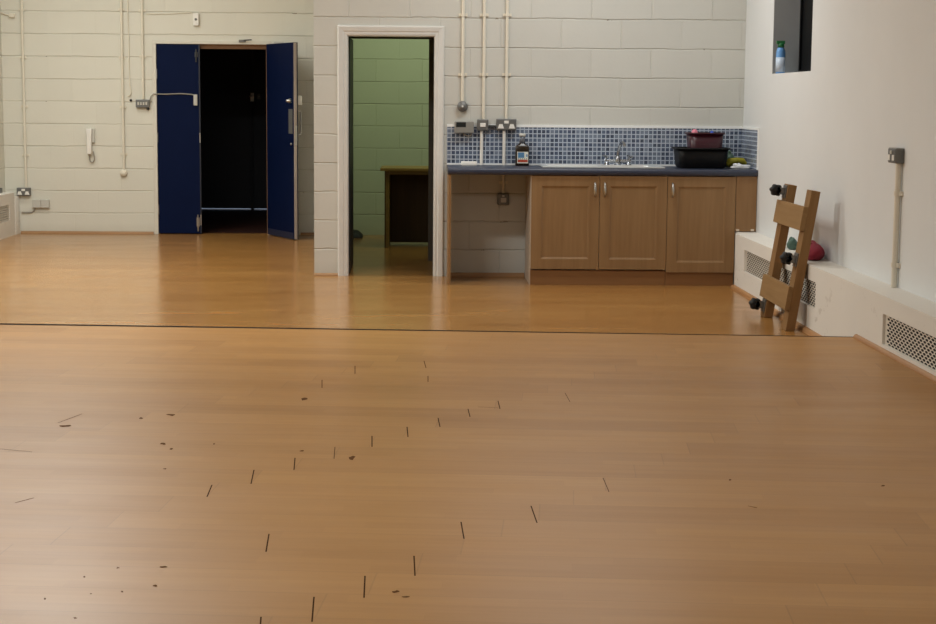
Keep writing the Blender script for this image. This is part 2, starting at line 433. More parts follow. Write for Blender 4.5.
for i, q in enumerate([(304, 399, 5, 2.5), (352, 458, 6, 3), (65, 426, 8, 2), (171, 415, 9, 1.6), (141, 418, 4, 1.5), (163, 444, 4, 1.6), (171, 449, 3, 1.4), (165, 469, 4, 1.2),
                       (214, 444, 2, 1.2), (118, 568, 3, 1.4), (164, 567, 6, 1.4), (155, 586, 4, 1.6), (84, 577, 2.5, 1.3), (122, 592, 2.5, 1.5), (45, 599, 2.5, 1.5), (75, 618, 3, 1.5),
                       (91, 594, 2, 1.), (396, 592, 6, 2), (406, 597, 8, 1.4), (883, 486, 3, 1.4), (730, 480, 2, 1), (302, 451, 4, 1)]): blotch(*q, i)
so_ = struct('floor_stage', st, [M['stage'], M['stageedge'], M['gap'], M['scuff']], 'raised beech laminate floor with dark open board joints in the front', 'floor')
so_.location = so; so_.rotation_euler = (0, 0, ang)

# walls
w = MB()
w.box(XL-.25, BL-.04, YB, YB+.15, 0, CEIL).box(BR+.04, CX0+.05, YB, YB+.15, 0, CEIL).box(BL-.04, BR+.04, YB, YB+.15, BZ+.035, CEIL)
struct('wall_back', w, M['back'], 'cream painted block wall around the blue double doors', 'wall')
struct('wall_left', MB().box(XL-.25, XL, YNEAR-.2, YB, 0, CEIL), M['side'], 'cream block wall along the left edge', 'wall')
w = MB(); TK = .12
w.box(CX0, AL-.0, YK, YK+TK, 0, CEIL).box(AR, XR, YK, YK+TK, 0, CEIL).box(AL, AR, YK, YK+TK, DZ, CEIL)
struct('wall_kitchen', w, M['kit'], 'cream painted block wall behind the kitchen units with a doorway', 'wall')
struct('wall_closet', MB().box(CX0, CX0+.1, YK+TK, YB, 0, CEIL), M['side'], 'cream block side of the store room facing the blue doors', 'wall')
struct('wall_store_back', MB().box(CX0+.05, CX1+.1, YB, YB+.15, 0, CEIL), M['green'], 'green lit block wall at the back of the store room', 'wall')
struct('wall_store_right', MB().box(CX1, CX1+.1, YK+TK, YB, 0, CEIL), M['green'], 'side wall of the store room', 'wall')
NY0, NY1, NZ0, NZ1, ND = 11.085, 12.311, 1.585, 2.75, .19
w = MB(); XO = XR+.3
w.box(XR, XO, NY1, YK+TK, 0, CEIL).box(XR, XO, YNEAR-.2, NY0, 0, CEIL).box(XR, XO, NY0, NY1, 0, NZ0).box(XR, XO, NY0, NY1, NZ1, CEIL)
struct('wall_right', w, M['plaster'], 'smooth white plaster wall with a deep window opening', 'wall')
rv = MB().box(XR+.003, XR+ND-.0005, NY1-.004, NY1-.0005, NZ0, NZ1)  # thin added sheet whose grey carries the shade of the opening
struct('trim_reveal', rv, M['reveal'], 'side of the window opening with its shade put into the grey colour', 'window reveal')
wn = thing('window_1', 'tall black window set deep in the white right wall', 'window', (XR+ND, (NY0+NY1)/2, NZ0), kind='structure')
obj('pane', MB().box(XR+ND+.012, XR+ND+.02, NY0+.03, NY1-.03, NZ0+.03, NZ1-.03), M['pane'], wn)
obj('window_frame', MB().box(XR+ND, XR+ND+.04, NY0, NY0+.03, NZ0, NZ1).box(XR+ND, XR+ND+.04, NY1-.03, NY1, NZ0, NZ1)
    .box(XR+ND, XR+ND+.04, NY0+.03, NY1-.03, NZ0, NZ0+.03).box(XR+ND, XR+ND+.04, NY0+.03, NY1-.03, NZ1-.03, NZ1), M['pane'], wn)
struct('wall_front', MB().box(XL-.25, XO, YNEAR-.2, YNEAR, 0, CEIL), M['plaster'], 'plain wall behind the viewer', 'wall')
struct('ceiling', MB().box(XL-.25, XO, YNEAR-.2, YB+.15, CEIL, CEIL+.1), M['ceil'], 'white ceiling', 'ceiling')
# lobby shell
lb = MB().box(-3.4, -3.3, YB+.15, 24.5, 0, 2.6).box(-.95, -.85, YB+.15, 24.5, 0, 2.6).box(-3.4, -.85, YB+.15, 24.5, 2.6, 2.7)
lb.box(-3.3, BL-.04, YB+.15, YB+.2, 0, 2.6).box(BR+.04, -.95, YB+.15, YB+.2, 0, 2.6).box(BL-.04, BR+.04, YB+.15, YB+.2, BZ+.04, 2.6)
lb.box(-3.3, -.95, LY+.05, LY+.1, 2.1, 2.6).box(-3.3, -2.75, LY, LY+.05, 0, 2.6)
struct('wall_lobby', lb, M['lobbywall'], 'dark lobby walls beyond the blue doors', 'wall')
struct('wall_outside', MB().box(-3.3, -.95, 24.4, 24.5, 0, 2.6), M['outdoor'], 'pale outdoor wall glimpsed under the far doors', 'wall')
struct('ground', MB().box(-3.25, -1., LY+.1, 24.4, -.001, .004), M['outdoor'], 'pale daylit strip of ground under the far doors', 'ground')

# boxed ledges along both side walls (with recesses for grilles)
GZ0, GZ1 = .162, .318
YE = 12.585
def ledge(x_wall, x_front, y0, y1, cuts, z1):
    """box against a side wall, front face cut by rectangular recesses"""
    m = MB(); sgn = 1 if x_front < x_wall else -1; d = .03*sgn
    ys = [y0]
    for a, b in cuts: ys += [a, b]
    ys.append(y1)
    m.box(x_front+d, x_wall, y0, y1, 0, z1)
    for i in range(0, len(ys), 2): m.box(x_front, x_front+d, ys[i], ys[i+1], 0, z1)
    for a, b in cuts: m.box(x_front, x_front+d, a, b, 0, GZ0); m.box(x_front, x_front+d, a, b, GZ1, z1)
    return m
RC = [(5.6, 8.51), (9.985, 12.22)]
struct('ledge_right', ledge(XR, XF, YNEAR, YE, RC, ZL).box(2.394, XR, YE, YK, 0, ZL), M['plaster2'], 'white boxed ledge along the right wall with grilles in its front', 'ledge')
LC = [(14.9, 16.98)]
lg = ledge(XL, XFL, YNEAR, YB-.215, LC, ZL+.018)
struct('ledge_left', lg, M['plaster2'], 'white boxed ledge at the left edge of the room', 'ledge')
lg2 = MB().rrect_loft([(0, .07, .1, .02), (.365, .07, .1, .02), (.378, .06, .09, .015)], (XFL-.066, YB-.108, 0))
struct('ledge_end', lg2, M['plaster2'], 'short lower white box between the left ledge and the corner', 'ledge')
def grille(name, label, x, y0, y1, z0, z1, pw=.062, ph=.0285):
    t = thing(name, label, 'grille', (x, y0, z0))
    m = MB(); nr = max(1, round((z1-z0)/(ph/2))); rh = (z1-z0)/nr
    for j in range(nr):
        za = z0+j*rh; c = y0-(pw/2 if j % 2 else 0)
        while c < y1-1e-6:
            a, b = max(c, y0), min(c+pw, y1); mid, zm = c+pw/2, za+rh/2
            if a > c+1e-6 or b < c+pw-1e-6:
                if b-a > 1e-4: m.add([(x, a, za), (x, b, za), (x, b, za+rh), (x, a, za+rh)], [(0, 3, 2, 1)])
            else:
                hy, hz = pw*.41, rh*.42
                o = [(x, a, za), (x, b, za), (x, b, za+rh), (x, a, za+rh)]
                i_ = [(x, mid-hy, zm), (x, mid-hy*.4, zm-hz), (x, mid+hy*.4, zm-hz), (x, mid+hy, zm), (x, mid+hy*.4, zm+hz), (x, mid-hy*.4, zm+hz)]
                m.add(o+i_, [(0, 4, 5)[::-1], (0, 5, 6, 1)[::-1], (1, 6, 7)[::-1], (1, 7, 2)[::-1], (2, 7, 8)[::-1], (2, 8, 9, 3)[::-1], (3, 9, 4)[::-1], (3, 4, 0)[::-1]])
            c += pw
    obj('mesh_sheet', m, M['grille'], t)
    d = .0085
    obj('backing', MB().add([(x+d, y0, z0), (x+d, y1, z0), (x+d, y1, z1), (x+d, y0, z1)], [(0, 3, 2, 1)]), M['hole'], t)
    return t
grille('vent_grille', 'white perforated grille in the ledge behind the leaning wooden frame', XF+.014, 9.985, 12.22, GZ0, GZ1)
grille('vent_grille', 'white perforated grille in the ledge below the single wall socket', XF+.014, 5.6, 8.51, GZ0, GZ1)
t = thing('vent_grille', 'white slatted grille in the ledge at the left edge', 'grille', (XFL-.012, 14.9, GZ0))
m = MB()
for k in range(7): m.box(XFL-.016, XFL-.006, 14.9, 16.98, GZ0+.004+k*.022, GZ0+.016+k*.022)
obj('slat_panel', m, M['grille'], t)
obj('backing', MB().box(XFL-.028, XFL-.024, 14.9, 16.98, GZ0, GZ1), M['gplas'], t)

# quadrant trims on the floor
def quad_y(m, x, y0, y1, z, r=.028, s=-1):
    prof = [(0, 0)]+[(s*r*math.cos(a), r*math.sin(a)) for a in [PI/2*k/5 for k in range(6)]]
    m.rings([[(x+px, y0, z+pz) for px, pz in prof], [(x+px, y1, z+pz) for px, pz in prof]], smooth=False)
def quad_x(m, y, x0, x1, z, r=.024, s=-1):
    prof = [(0, 0)]+[(s*r*math.cos(a), r*math.sin(a)) for a in [PI/2*k/5 for k in range(6)]]
    m.rings([[(x0, y+px, z+pz) for px, pz in prof], [(x1, y+px, z+pz) for px, pz in prof]], smooth=False)
m = MB(); quad_y(m, XF, YS+SS*XF+.002, YE, 0)
struct('baseboard_right', m, M['trim'], 'beech quadrant trim at the foot of the ledge on the lower floor', 'baseboard')
m = MB(); quad_y(m, XF, YNEAR, YS+SS*XF-.03, ZS, .02)
struct('baseboard_right_stage', m, M['trim'], 'beech quadrant trim along the ledge on the raised floor', 'baseboard')
m = MB(); quad_x(m, YB, XFL+.01, BL-.05, 0); quad_x(m, YB, -1.2, CX0, 0)
struct('baseboard_back', m, M['trimx'], 'thin beech trim at the foot of the back wall', 'baseboard')
m = MB(); quad_x(m, YK, .24, .84, 0, .03)
struct('baseboard_kitchen', m, M['trimx'], 'orange brown trim under the worktop at the wall', 'baseboard')
m = MB(); quad_x(m, YK, CX0, -.625, 0, .02)
struct('baseboard_pier', m, M['trimx'], 'short beech trim at the foot of the block pier', 'baseboard')

# ------------------------------------------------------------------ blue double doors
fr = MB()
fr.box(BL-.04, BL, YB-.015, YB+.15, 0, BZ).box(BR, BR+.04, YB-.015, YB+.15, 0, BZ).box(BL-.04, BR+.04, YB-.015, YB+.15, BZ, BZ+.035)
struct('trim_1', fr, M['frame'], 'off white frame round the blue double doors', 'door frame', bevel=.003)
fr = MB().box(BL, BR, YB+.05, YB+.11, BZ-.045, BZ).box(BR-.012, BR, YB+.05, YB+.11, 0, BZ-.045)
struct('trim_2', fr, M['stopwood'], 'brown timber stop inside the blue door frame', 'door frame')
XM = -2.214
d1 = thing('door_1', 'closed narrow dark blue door leaf with a grey cable across it', 'door', (BL+.004, YB, 0), kind='structure')
obj('leaf', MB().box(BL+.004, XM, YB-.002, YB+.042, .008, BZ-.004), M['blue'], d1, bevel=.002)
for zz in (.25, .98, 1.62): obj('hinge', MB().tube([(BL+.002, YB-.008, zz-.05), (BL+.002, YB-.008, zz+.05)], .008, 8), M['steel'], d1)
for z0, z1, k in ((.03, .2, 'bolt'), (1.74, 1.87, 'bolt')):
    b = MB().tube([(XM-.03, YB-.014, z0), (XM-.03, YB-.014, z1)], .007, 8).box(XM-.045, XM-.015, YB-.012, YB-.002, z0+.05, z1-.03)
    obj(k, b, M['dgrey'] if z0 > 1 else M['steel'], d1)
obj('edge_strip', MB().box(XM-.008, XM+.006, YB-.006, YB-.002, .008, BZ-.006), M['darkdoor'], d1)
obj('edge_plate', MB().box(XM-.006, XM+.004, YB-.009, YB-.006, .09, .2).box(XM-.006, XM+.004, YB-.009, YB-.006, .93, 1.03), M['steel'], d1)
# open leaf, hinged on the right, swung towards the room
HX, HY = BR+.006, YB-.02
LW = .735; PA = math.atan2(-.66, .322)
d2 = thing('door_2', 'dark blue door leaf standing open into the room with a pull handle', 'door', (HX+.03, HY+.012, 0), kind='structure', rot=(0, 0, PA))
TH = .044
leaf = MB().box(.005, LW, -TH, 0, .008, BZ+.004)       # local x along leaf; local -y side faces the opening
obj('leaf', leaf, M['blue'], d2, bevel=.002, off=ZV)
obj('edge_lipping', MB().box(LW, LW+.004, -TH+.001, -.013, .01, BZ), M['edgewood'], d2, off=ZV)
obj('edge_seal', MB().box(LW, LW+.003, -.013, -.001, .01, BZ), M['darkdoor'], d2, off=ZV)
obj('lock_plate', MB().box(LW+.004, LW+.007, -.034, -.012, .93, 1.12), M['steel'], d2, off=ZV)
obj('kick_strip', MB().box(.02, LW-.02, -TH-.003, -TH, .008, .07), M['blueedge'], d2, off=ZV)
h = MB().lathe([(.0, .0), (.024, 0), (.024, -.02), (.015, -.03), (.012, -.05), (0., -.05)], (LW-.07, -TH, 1.36), 14, 'y')
obj('thumb_turn', h, M['steel'], d2, off=ZV)
obj('thumb_turn', MB().lathe([(.0, 0), (.013, 0), (.011, -.012), (0, -.012)], (LW-.06, -TH, .94), 12, 'y'), M['steel'], d2, off=ZV)
obj('push_plate', MB().box(LW-.13, LW-.03, -TH-.003, -TH, 1.04, 1.28), M['grey'], d2, off=ZV)
h = MB().tube([(LW-.06, 0, 1.03), (LW-.06, .05, 1.03), (LW-.06, .055, 1.05), (LW-.06, .055, 1.24), (LW-.06, .05, 1.26), (LW-.06, 0, 1.26)], .009, 8)
obj('pull_handle', h, M['steel'], d2, off=ZV)
obj('lock_case', MB().box(LW-.1, LW-.015, 0, .05, 1.32, 1.41), M['gplas'], d2, bevel=.004, off=ZV)
for zz in (.25, .98, 1.65): obj('hinge', MB().tube([(0, .002, zz-.05), (0, .002, zz+.05)], .008, 8), M['steel'], d2, off=ZV)
cl = thing('door_closer', 'small metal closer bracket on the head of the blue door frame', 'door closer', onY(244, 41, YB-.02))
p = onY(244, 41, YB-.015)
obj('bracket', MB().box(p.x-.05, p.x+.02, YB-.04, YB-.0155, p.z-.012, p.z+.012), M['grey'], cl, bevel=.003)
obj('arm', MB().tube([(p.x, YB-.045, p.z+.006), (p.x+.08, YB-.05, p.z+.012)], .006, 8), M['dgrey'], cl)
p = onY(283, 40.5, YB-.02)
obj('track', MB().box(-1.46, -1.36, YB-.03, YB-.0155, BZ+.006, BZ+.03), M['gplas'], cl, bevel=.003)
# far lobby doors with a strip of daylight underneath
xs = onY(252, 150, LY).x
for k, (a, b, lab) in enumerate(((-2.75, xs-.02, 'dark far lobby door leaf over a strip of daylight'), (xs+.02, -.95, 'narrow dark far lobby door leaf beside the handles'))):
    d = thing('door_%d' % (3+k), lab, 'door', (a, LY, 0), kind='structure')
    obj('leaf', MB().box(a, b, LY, LY+.045, .014, 2.1), M['darkdoor'], d, bevel=.002)
    if k == 0:
        q = onY(252.2, 97, LY)
        obj('handle_plate', MB().box(q.x-.022, q.x+.022, LY-.008, LY, q.z-.055, q.z+.055), M['steel'], d, bevel=.002)
        obj('handle', MB().tube([(q.x, LY-.008, q.z+.01), (q.x, LY-.05, q.z+.01), (q.x-.03, LY-.052, q.z+.01)], .008, 8), M['steel'], d)
    else:
        q = onY(259, 96.5, LY)
        obj('handle_plate', MB().box(q.x-.02, q.x+.02, LY-.008, LY, q.z-.035, q.z+.035), M['grey'], d, bevel=.002)
        obj('handle', MB().tube([(q.x-.012, LY-.012, q.z), (q.x+.012, LY-.012, q.z)], .006, 8), M['steel'], d)
struct('trim_3', MB().box(xs-.02, xs+.02, LY-.005, LY+.05, 0, 2.1), M['lobbywall'], 'dark post between the far lobby doors', 'door frame')

# ------------------------------------------------------------------ store room doorway
def architrave(xl, xr, zt, y, wdt, mat, name, label):
    prof = [(0, 0), (0, -.012), (.012, -.016), (.026, -.016), (.034, -.022), (wdt-.012, -.026), (wdt-.004, -.024), (wdt, -.018), (wdt, 0)]  # (outwards, y)
    m = MB(); rings = []
    for cx, cz, ox, oz in ((xl, 0, -1, 0), (xl, zt, -1, 1), (xr, zt, 1, 1), (xr, 0, 1, 0)):
        rings.append([(cx+ox*a, y+b, cz+oz*a) for a, b in prof])
    m.rings(rings, smooth=False)
    return struct(name, m, mat, label, 'door frame')
architrave(AL, AR, DZ, YK, .075, M['white'], 'trim_4', 'white moulded architrave round the store room doorway')
m = MB().box(AL, AL+.006, YK-.001, YK+TK, 0, DZ).box(AR-.004, AR, YK-.001, YK+TK, 0, DZ).box(AL+.006, AR-.004, YK-.001, YK+TK, DZ-.006, DZ)
struct('trim_5', m, M['white'], 'white lining of the store room doorway', 'door frame')
d = thing('door_5', 'navy store room door swung back flat inside the doorway', 'door', (AL+.006, YK+TK, 0), kind='structure')
obj('leaf', MB().prism([(AL+.01, YK+TK+.005), (AL+.013, YK+TK+.005), (AL+.012, 14.25), (AL-.03, 14.25), (AL-.03, YK+TK+.005)], .008, DZ-.01), M['navy'], d)
IY = 14.62
q0, q1 = onY(428, 261, IY), onY(390, 38.6, IY)
m = MB().box(q0.x, CX1, IY, IY+.1, 0, q1.z).box(CX0+.1, CX1, IY, IY+.1, q1.z, q1.z+.5)
struct('trim_6', m, M['brownframe'], 'dark brown inner frame just inside the store room doorway', 'door frame')
# desk
DYF, DYB = 15.886, 16.45
dl = onZ(384.5, 248).x; dtop = onY(386, 168., DYF).z
ds = thing('desk', 'olive brown wooden desk with an open knee space in the store room', 'desk', (dl+.5, (DYF+DYB)/2, 0))
obj('desk_top', MB().box(dl-.04, CX1-.02, DYF-.03, DYB+.02, dtop-.028, dtop), M['desk'], ds, bevel=.004)
obj('side_panel', MB().box(dl, dl+.045, DYF, DYB, 0, dtop-.028), M['desk'], ds, bevel=.003)
obj('side_panel', MB().box(CX1-.1, CX1-.055, DYF, DYB, 0, dtop-.028), M['desk'], ds, bevel=.003)
obj('back_panel', MB().box(dl+.045, CX1-.1, DYB-.14, DYB-.12, .02, dtop-.028), M['deskdark'], ds)
obj('top_rail', MB().box(dl+.045, CX1-.1, DYF+.01, DYF+.03, dtop-.06, dtop-.028), M['desk'], ds)
obj('leg_post', MB().box(dl-.0, dl+.012, DYF-.012, DYF, 0, dtop-.028), M['deskdark'], ds)
# black floor object in the store room
bm_ = MB(); a = onZ(362, 238.6)
bm_.rrect_loft([(0, .17, .16, .03), (.02, .17, .16, .04), (.06, .13, .12, .04), (.068, .11, .1, .04)], (a.x-.17, a.y+.17, 0))
tag(obj('floor_pad', bm_, M['rubber']), 'flat black pad lying on the store room floor by the green wall', 'floor pad')

# ------------------------------------------------------------------ kitchen
YF = YK-.635
WX0, WX1 = .222, XR-.004
WZ0, WZ1 = .828, .877
SX0, SX1, SY0, SY1 = onY(541, 165, YK-.3).x, onY(661, 165, YK-.3).x, YK-.52, YK-.09     # sink cut-out
wt = MB()
# one mesh: slab with a hole for the bowl
BX0, BX1, BY0, BY1 = SX0+.47, SX1-.08, SY0+.05, SY1-.1
wt.box(WX0, BX0, YF, YK-.012, WZ0, WZ1).box(BX1, WX1, YF, YK-.012, WZ0, WZ1).box(BX0, BX1, YF, BY0, WZ0, WZ1).box(BX0, BX1, BY1, YK-.012, WZ0, WZ1)
m = MB(); nose = [(YF+.02, WZ1)]+[(YF+.006-.0*k+(-.006*math.sin(PI*k/6) if 0 else 0), 0) for k in range(0)]
t = thing('worktop', 'long dark blue grey kitchen worktop over the oak doors', 'worktop', ((WX0+WX1)/2, YK-.3, WZ0))
obj('slab', wt, M['top'], t)
rr = []
for xx in (WX0, WX1):
    rr.append([(xx, YF, WZ0)]+[(xx, YF-.016*math.sin(PI*k/8), (WZ0+WZ1)/2-(WZ1-WZ0)/2*math.cos(PI*k/8)) for k in range(1, 8)]+[(xx, YF, WZ1)])
obj('rolled_edge', MB().rings(rr), M['top'], t)
tag(obj('end_panel', MB().box(.226, .246, YF+.0, YK-.03, 0, WZ0), M['oakp'], bevel=.0015), 'thin oak panel holding up the left end of the worktop', 'panel')
# base cabinets
def cabinet(x0, x1, hinge_right, dz0, dz1, label):
    t = thing('base_cabinet', label, 'cabinet', ((x0+x1)/2, YK-.3, 0), 'base cabinets under the worktop')
    c = MB(); yb = YK-.03; y0 = YF+.024; kt = .016
    c.box(x0, x0+kt, y0, yb, .12, WZ0-.001).box(x1-kt, x1, y0, yb, .12, WZ0).box(x0+kt, x1-kt, y0, yb, .12, .12+kt).box(x0+kt, x1-kt, yb-.006, yb, .12+kt, WZ0)
    c.box(x0, x0+kt, y0+.016, yb, 0, .12); c.box(x1-kt, x1, y0+.016, yb, 0, .12)
    obj('carcass', c, M['carc'], t)
    g = .002; a, b = x0+g, x1-g; yd = YF+.004; fw = .075
    p = MB()
    p.box(a, a+fw, yd, yd+.019, dz0, dz1).box(b-fw, b, yd, yd+.019, dz0, dz1).box(a+fw, b-fw, yd, yd+.019, dz0, dz0+fw).box(a+fw, b-fw, yd, yd+.019, dz1-fw, dz1)
    # sloped lip round the sunk panel
    i0, i1, j0, j1 = a+fw, b-fw, dz0+fw, dz1-fw; q = .014
    o_ = [(i0, yd, j0), (i1, yd, j0), (i1, yd, j1), (i0, yd, j1)]; n_ = [(i0+q, yd+.008, j0+q), (i1-q, yd+.008, j0+q), (i1-q, yd+.008, j1-q), (i0+q, yd+.008, j1-q)]
    p.add(o_+n_, [(0, 1, 5, 4), (1, 2, 6, 5), (2, 3, 7, 6), (3, 0, 4, 7), (4, 5, 6, 7)])
    dr = obj('door', p, M['oak'], t)
    hx = a+.035 if hinge_right else b-.035
    pts = [(hx, yd, dz1-.05), (hx, yd-.022, dz1-.056), (hx, yd-.028, dz1-.075), (hx, yd-.03, dz1-.1), (hx, yd-.028, dz1-.125), (hx, yd-.022, dz1-.144), (hx, yd, dz1-.15)]
    obj('handle', MB().tube(pts, [.006, .007, .009, .0105, .009, .007, .006], 8), M['steel'], dr)
    return t
C = [.846, 1.359, 1.869, 2.386]
cabinet(C[0], C[1], False, .124, .823, 'oak door base cabinet beside the open knee space, handle at its right edge')
cabinet(C[1], C[2], True, .122, .824, 'middle oak door base cabinet under the taps, handle at its left edge')
cabinet(C[2], C[3], True, .102, .823, 'oak door base cabinet below the stacked bowls, next to the ledge')
xj = onY(664.5, 280, YF+.045).x
tag(obj('plinth_board', MB().box(C[0]+.001, xj-.001, YF+.022, YF+.038, 0, .113), M['oakx'], bevel=.001), 'long orange brown plinth board below the two left oak doors', 'plinth')
tag(obj('plinth_board', MB().box(xj+.001, C[3]-.001, YF+.022, YF+.038, 0, .1), M['oakx'], bevel=.001), 'short orange brown plinth board below the oak door by the ledge', 'plinth')
tag(obj('side_board', MB().box(C[0]-.0035, C[0]-.0005, YF+.024, YK-.031, 0, WZ0), M['carc']), 'pale board closing the side of the cabinets facing the knee space', 'panel')
fp = MB().box(C[3]+.003, XR-.004, YF+.006, YF+.024, .414, WZ0)
t = tag(obj('filler_panel', fp, M['oakp']), 'oak filler panel above the ledge end beside the right cabinet', 'panel')
for xx in (C[3]+.02, XR-.03): obj('chipped_corner', MB().box(xx-.012, xx+.012, YF+.004, YF+.006, .416, .432), M['carc'], t)
# splashback
TZ0, TZ1 = WZ1+.001, 1.173
t = thing('splashback', 'blue mosaic tiled splashback with a white top edge', 'splashback', (1.4, YK-.006, TZ0))
obj('back_tiles', MB().box(.222, XR-.012, YK-.0105, YK-.0005, TZ0, TZ1), M['mosx'], t)
obj('side_tiles', MB().box(XR-.0105, XR-.0005, YF+.0, YK-.0005, TZ0, TZ1), M['mosy'], t)
obj('edge_trim', MB().box(.222, XR-.012, YK-.0125, YK-.0005, TZ1, TZ1+.02).box(XR-.0125, XR-.0005, YF-.012, YK-.0005, TZ1, TZ1+.016).box(XR-.0125, XR-.0005, YF-.012, YF, WZ1, TZ1)
    .box(.222, XR-.012, YK-.016, YK-.011, TZ0, TZ0+.012), M['caulk'], t)
# sink
t = thing('inset_sink', 'stainless steel inset sink with a drainer', 'sink', ((SX0+SX1)/2, (SY0+SY1)/2, WZ1))
rim = MB()
z1 = WZ1+.012
for a0, a1, b0, b1 in ((SX0, BX0, SY0, SY1), (BX1, SX1, SY0, SY1), (BX0, BX1, SY0, BY0), (BX0, BX1, BY1, SY1)):
    rim.box(a0, a1, b0, b1, WZ1+.001, z1)
obj('rim', rim, M['sinksteel'], t, bevel=.003)
for k in range(6): obj('drainer_ridge', MB().box(SX0+.05, BX0-.04, SY0+.07+k*.05, SY0+.085+k*.05, z1, z1+.004), M['sinksteel'], t, bevel=.002)
bw = MB().rrect_loft([(0, (BX1-BX0)/2-.004, (BY1-BY0)/2-.004, .04), (-.02, (BX1-BX0)/2-.01, (BY1-BY0)/2-.01, .04), (-.15, (BX1-BX0)/2-.03, (BY1-BY0)/2-.03, .05)], ((BX0+BX1)/2, (BY0+BY1)/2, z1-.002), close0=False)
obj('basin', bw, M['sinksteel'], t)
# mixer tap
TX = onY(617.5, 160, YK-.13).x; TY = YK-.135; tz = z1+.0005
t = thing('mixer_tap', 'chrome mixer tap with two cross handles behind the sink', 'tap', (TX, TY, tz))
obj('body', MB().tube([(TX-.105, TY, tz+.03), (TX+.105, TY, tz+.03)], .014, 12).lathe([(0, 0), (.026, 0), (.024, .03), (.018, .055), (.014, .07), (0, .07)], (TX, TY, tz), 16)
    .lathe([(0, 0), (.024, 0), (.022, .006), (.014, .014), (.014, .03), (0, .03)], (TX-.085, TY, tz), 14).lathe([(0, 0), (.024, 0), (.022, .006), (.014, .014), (.014, .03), (0, .03)], (TX+.085, TY, tz), 14), M['chrome'], t)
sp = [(TX, TY, tz+.06), (TX+.004, TY, tz+.1), (TX+.012, TY-.01, tz+.14), (TX+.022, TY-.03, tz+.168), (TX+.03, TY-.07, tz+.175), (TX+.036, TY-.11, tz+.165), (TX+.038, TY-.125, tz+.145)]
obj('spout', MB().tube(sp, [.013, .012, .012, .012, .012, .012, .012], 12), M['chrome'], t)
for sx in (-1, 1):
    hx = TX+sx*.085
    hm = MB().tube([(hx, TY, tz+.03), (hx+sx*.008, TY-.008, tz+.062)], .01, 10)
    c_ = Vector((hx+sx*.01, TY-.01, tz+.066))
    for q in range(2):
        dd = Vector((math.cos(.5+q*PI/2), math.sin(.5+q*PI/2), .25 if q else -.25))*.026
        hm.tube([c_-dd, c_+dd], .007, 8)
    obj('cross_handle', hm, M['chrome'], t)

# washing-up bowls
def bowl(name, label, cx, cy, z, h, hx0, hx1, hy0, hy1, mat, lip=.016):
    t = thing(name, label, 'washing-up bowl', (cx, cy, z))
    r = .05
    m = MB().rrect_loft([(.012, hx0-.008, hy0-.008, r), (h, hx1-.004, hy1-.004, r), (h, hx1, hy1, r), (h*.5, (hx0+hx1)/2, (hy0+hy1)/2, r), (.015, hx0, hy0, r), (0, hx0-.012, hy0-.012, r-.01)][::-1],
                        (cx, cy, z), n=5)
    obj('body', m, mat, t)
    obj('rim', MB().rrect_loft([(h-.006, hx1-.002, hy1-.002, r), (h-.009, hx1+lip, hy1+lip, r+lip), (h+.003, hx1+lip, hy1+lip, r+lip), (h+.004, hx1-.004, hy1-.004, r)], (cx, cy, z), n=5, close0=False, close1=False), mat, t)
    return t
by = YK-.3
bc = onY(700.7, 150, by).x; sc = 1/f*by
bh = .152
bowl('washing_up_bowl', 'black washing-up bowl standing on the worktop near the corner', bc, by, WZ1+.001, bh, 23.2*sc, 25.2*sc, .15, .165, M['black'])
rc = onY(704.7, 140, by).x
rz = WZ1+.001+.014
rtop = onY(704.7, 133.2, by-.1).z
bowl('washing_up_bowl', 'burgundy washing-up bowl set inside the black bowl', rc, by, rz, rtop-rz, 14.6*sc, 17.2*sc, .105, .12, M['burg'], .012)
p = onY(694.7, 131, by)
tag(obj('bottle_cap', MB().blob((p.x, p.y, p.z-.02), .026, .022, .034, .05, 3), M['pink']), 'pink bottle end sticking out of the burgundy bowl', 'bottle')
obj_ = MB().lathe([(0, 0), (.024, 0), (.026, .05), (.026, rtop-rz-.03), (.02, rtop-rz-.015), (0, rtop-rz-.015)], (p.x, p.y, rz+.013), 14)
o = obj('bottle_body', obj_, M['pink'], bpy.data.objects['bottle_cap'])
p = onY(712, 132, by)
tag(obj('dish_cloth', MB().blob((p.x, p.y, (rtop+rz)/2-.0), .04, .055, (rtop-rz)/2+.016, .06, 5, flat=-(rtop-rz)/2+.016), M['bluep']), 'blue dish cloth bunched in the burgundy bowl', 'cloth')
p = onY(736.5, 161, YK-.28)
sp_ = MB().tube([(p.x-.07, p.y+.01, WZ1+.026), (p.x-.05, p.y, WZ1+.052), (p.x, p.y-.01, WZ1+.06), (p.x+.045, p.y, WZ1+.055), (p.x+.07, p.y+.01, WZ1+.03)], [.02, .026, .022, .025, .018], 10)
sp_.blob((p.x-.005, p.y+.035, WZ1+.03), .07, .03, .03, .15, 9, flat=-.0295)
tag(obj('rubber_gloves', sp_, M['sponge']), 'crumpled yellow green rubber gloves in the worktop corner', 'gloves')
p = onY(741.5, 168, YK-.45)
cl_ = MB().blob((p.x, p.y, WZ1+.014), .075, .04, .018, .3, 4, flat=-.0135)
cl_.blob((p.x-.03, p.y+.0, WZ1+.02), .04, .035, .022, .3, 8, flat=-.0195)
tag(obj('folded_cloth', cl_, M['cloth']), 'small white cloth in front of the yellow gloves', 'cloth')
p = onY(729.5, 160, YK-.1)
t = thing('squeeze_bottle', 'pale green bottle between the black bowl and the tiled corner', 'bottle', (p.x, YK-.1, WZ1+.001))
obj('body', MB().lathe([(0, 0), (.036, 0), (.04, .01), (.04, .07), (.03, .095), (.014, .105), (0, .105)], (p.x, YK-.1, WZ1+.001), 18), M['greenp'], t)
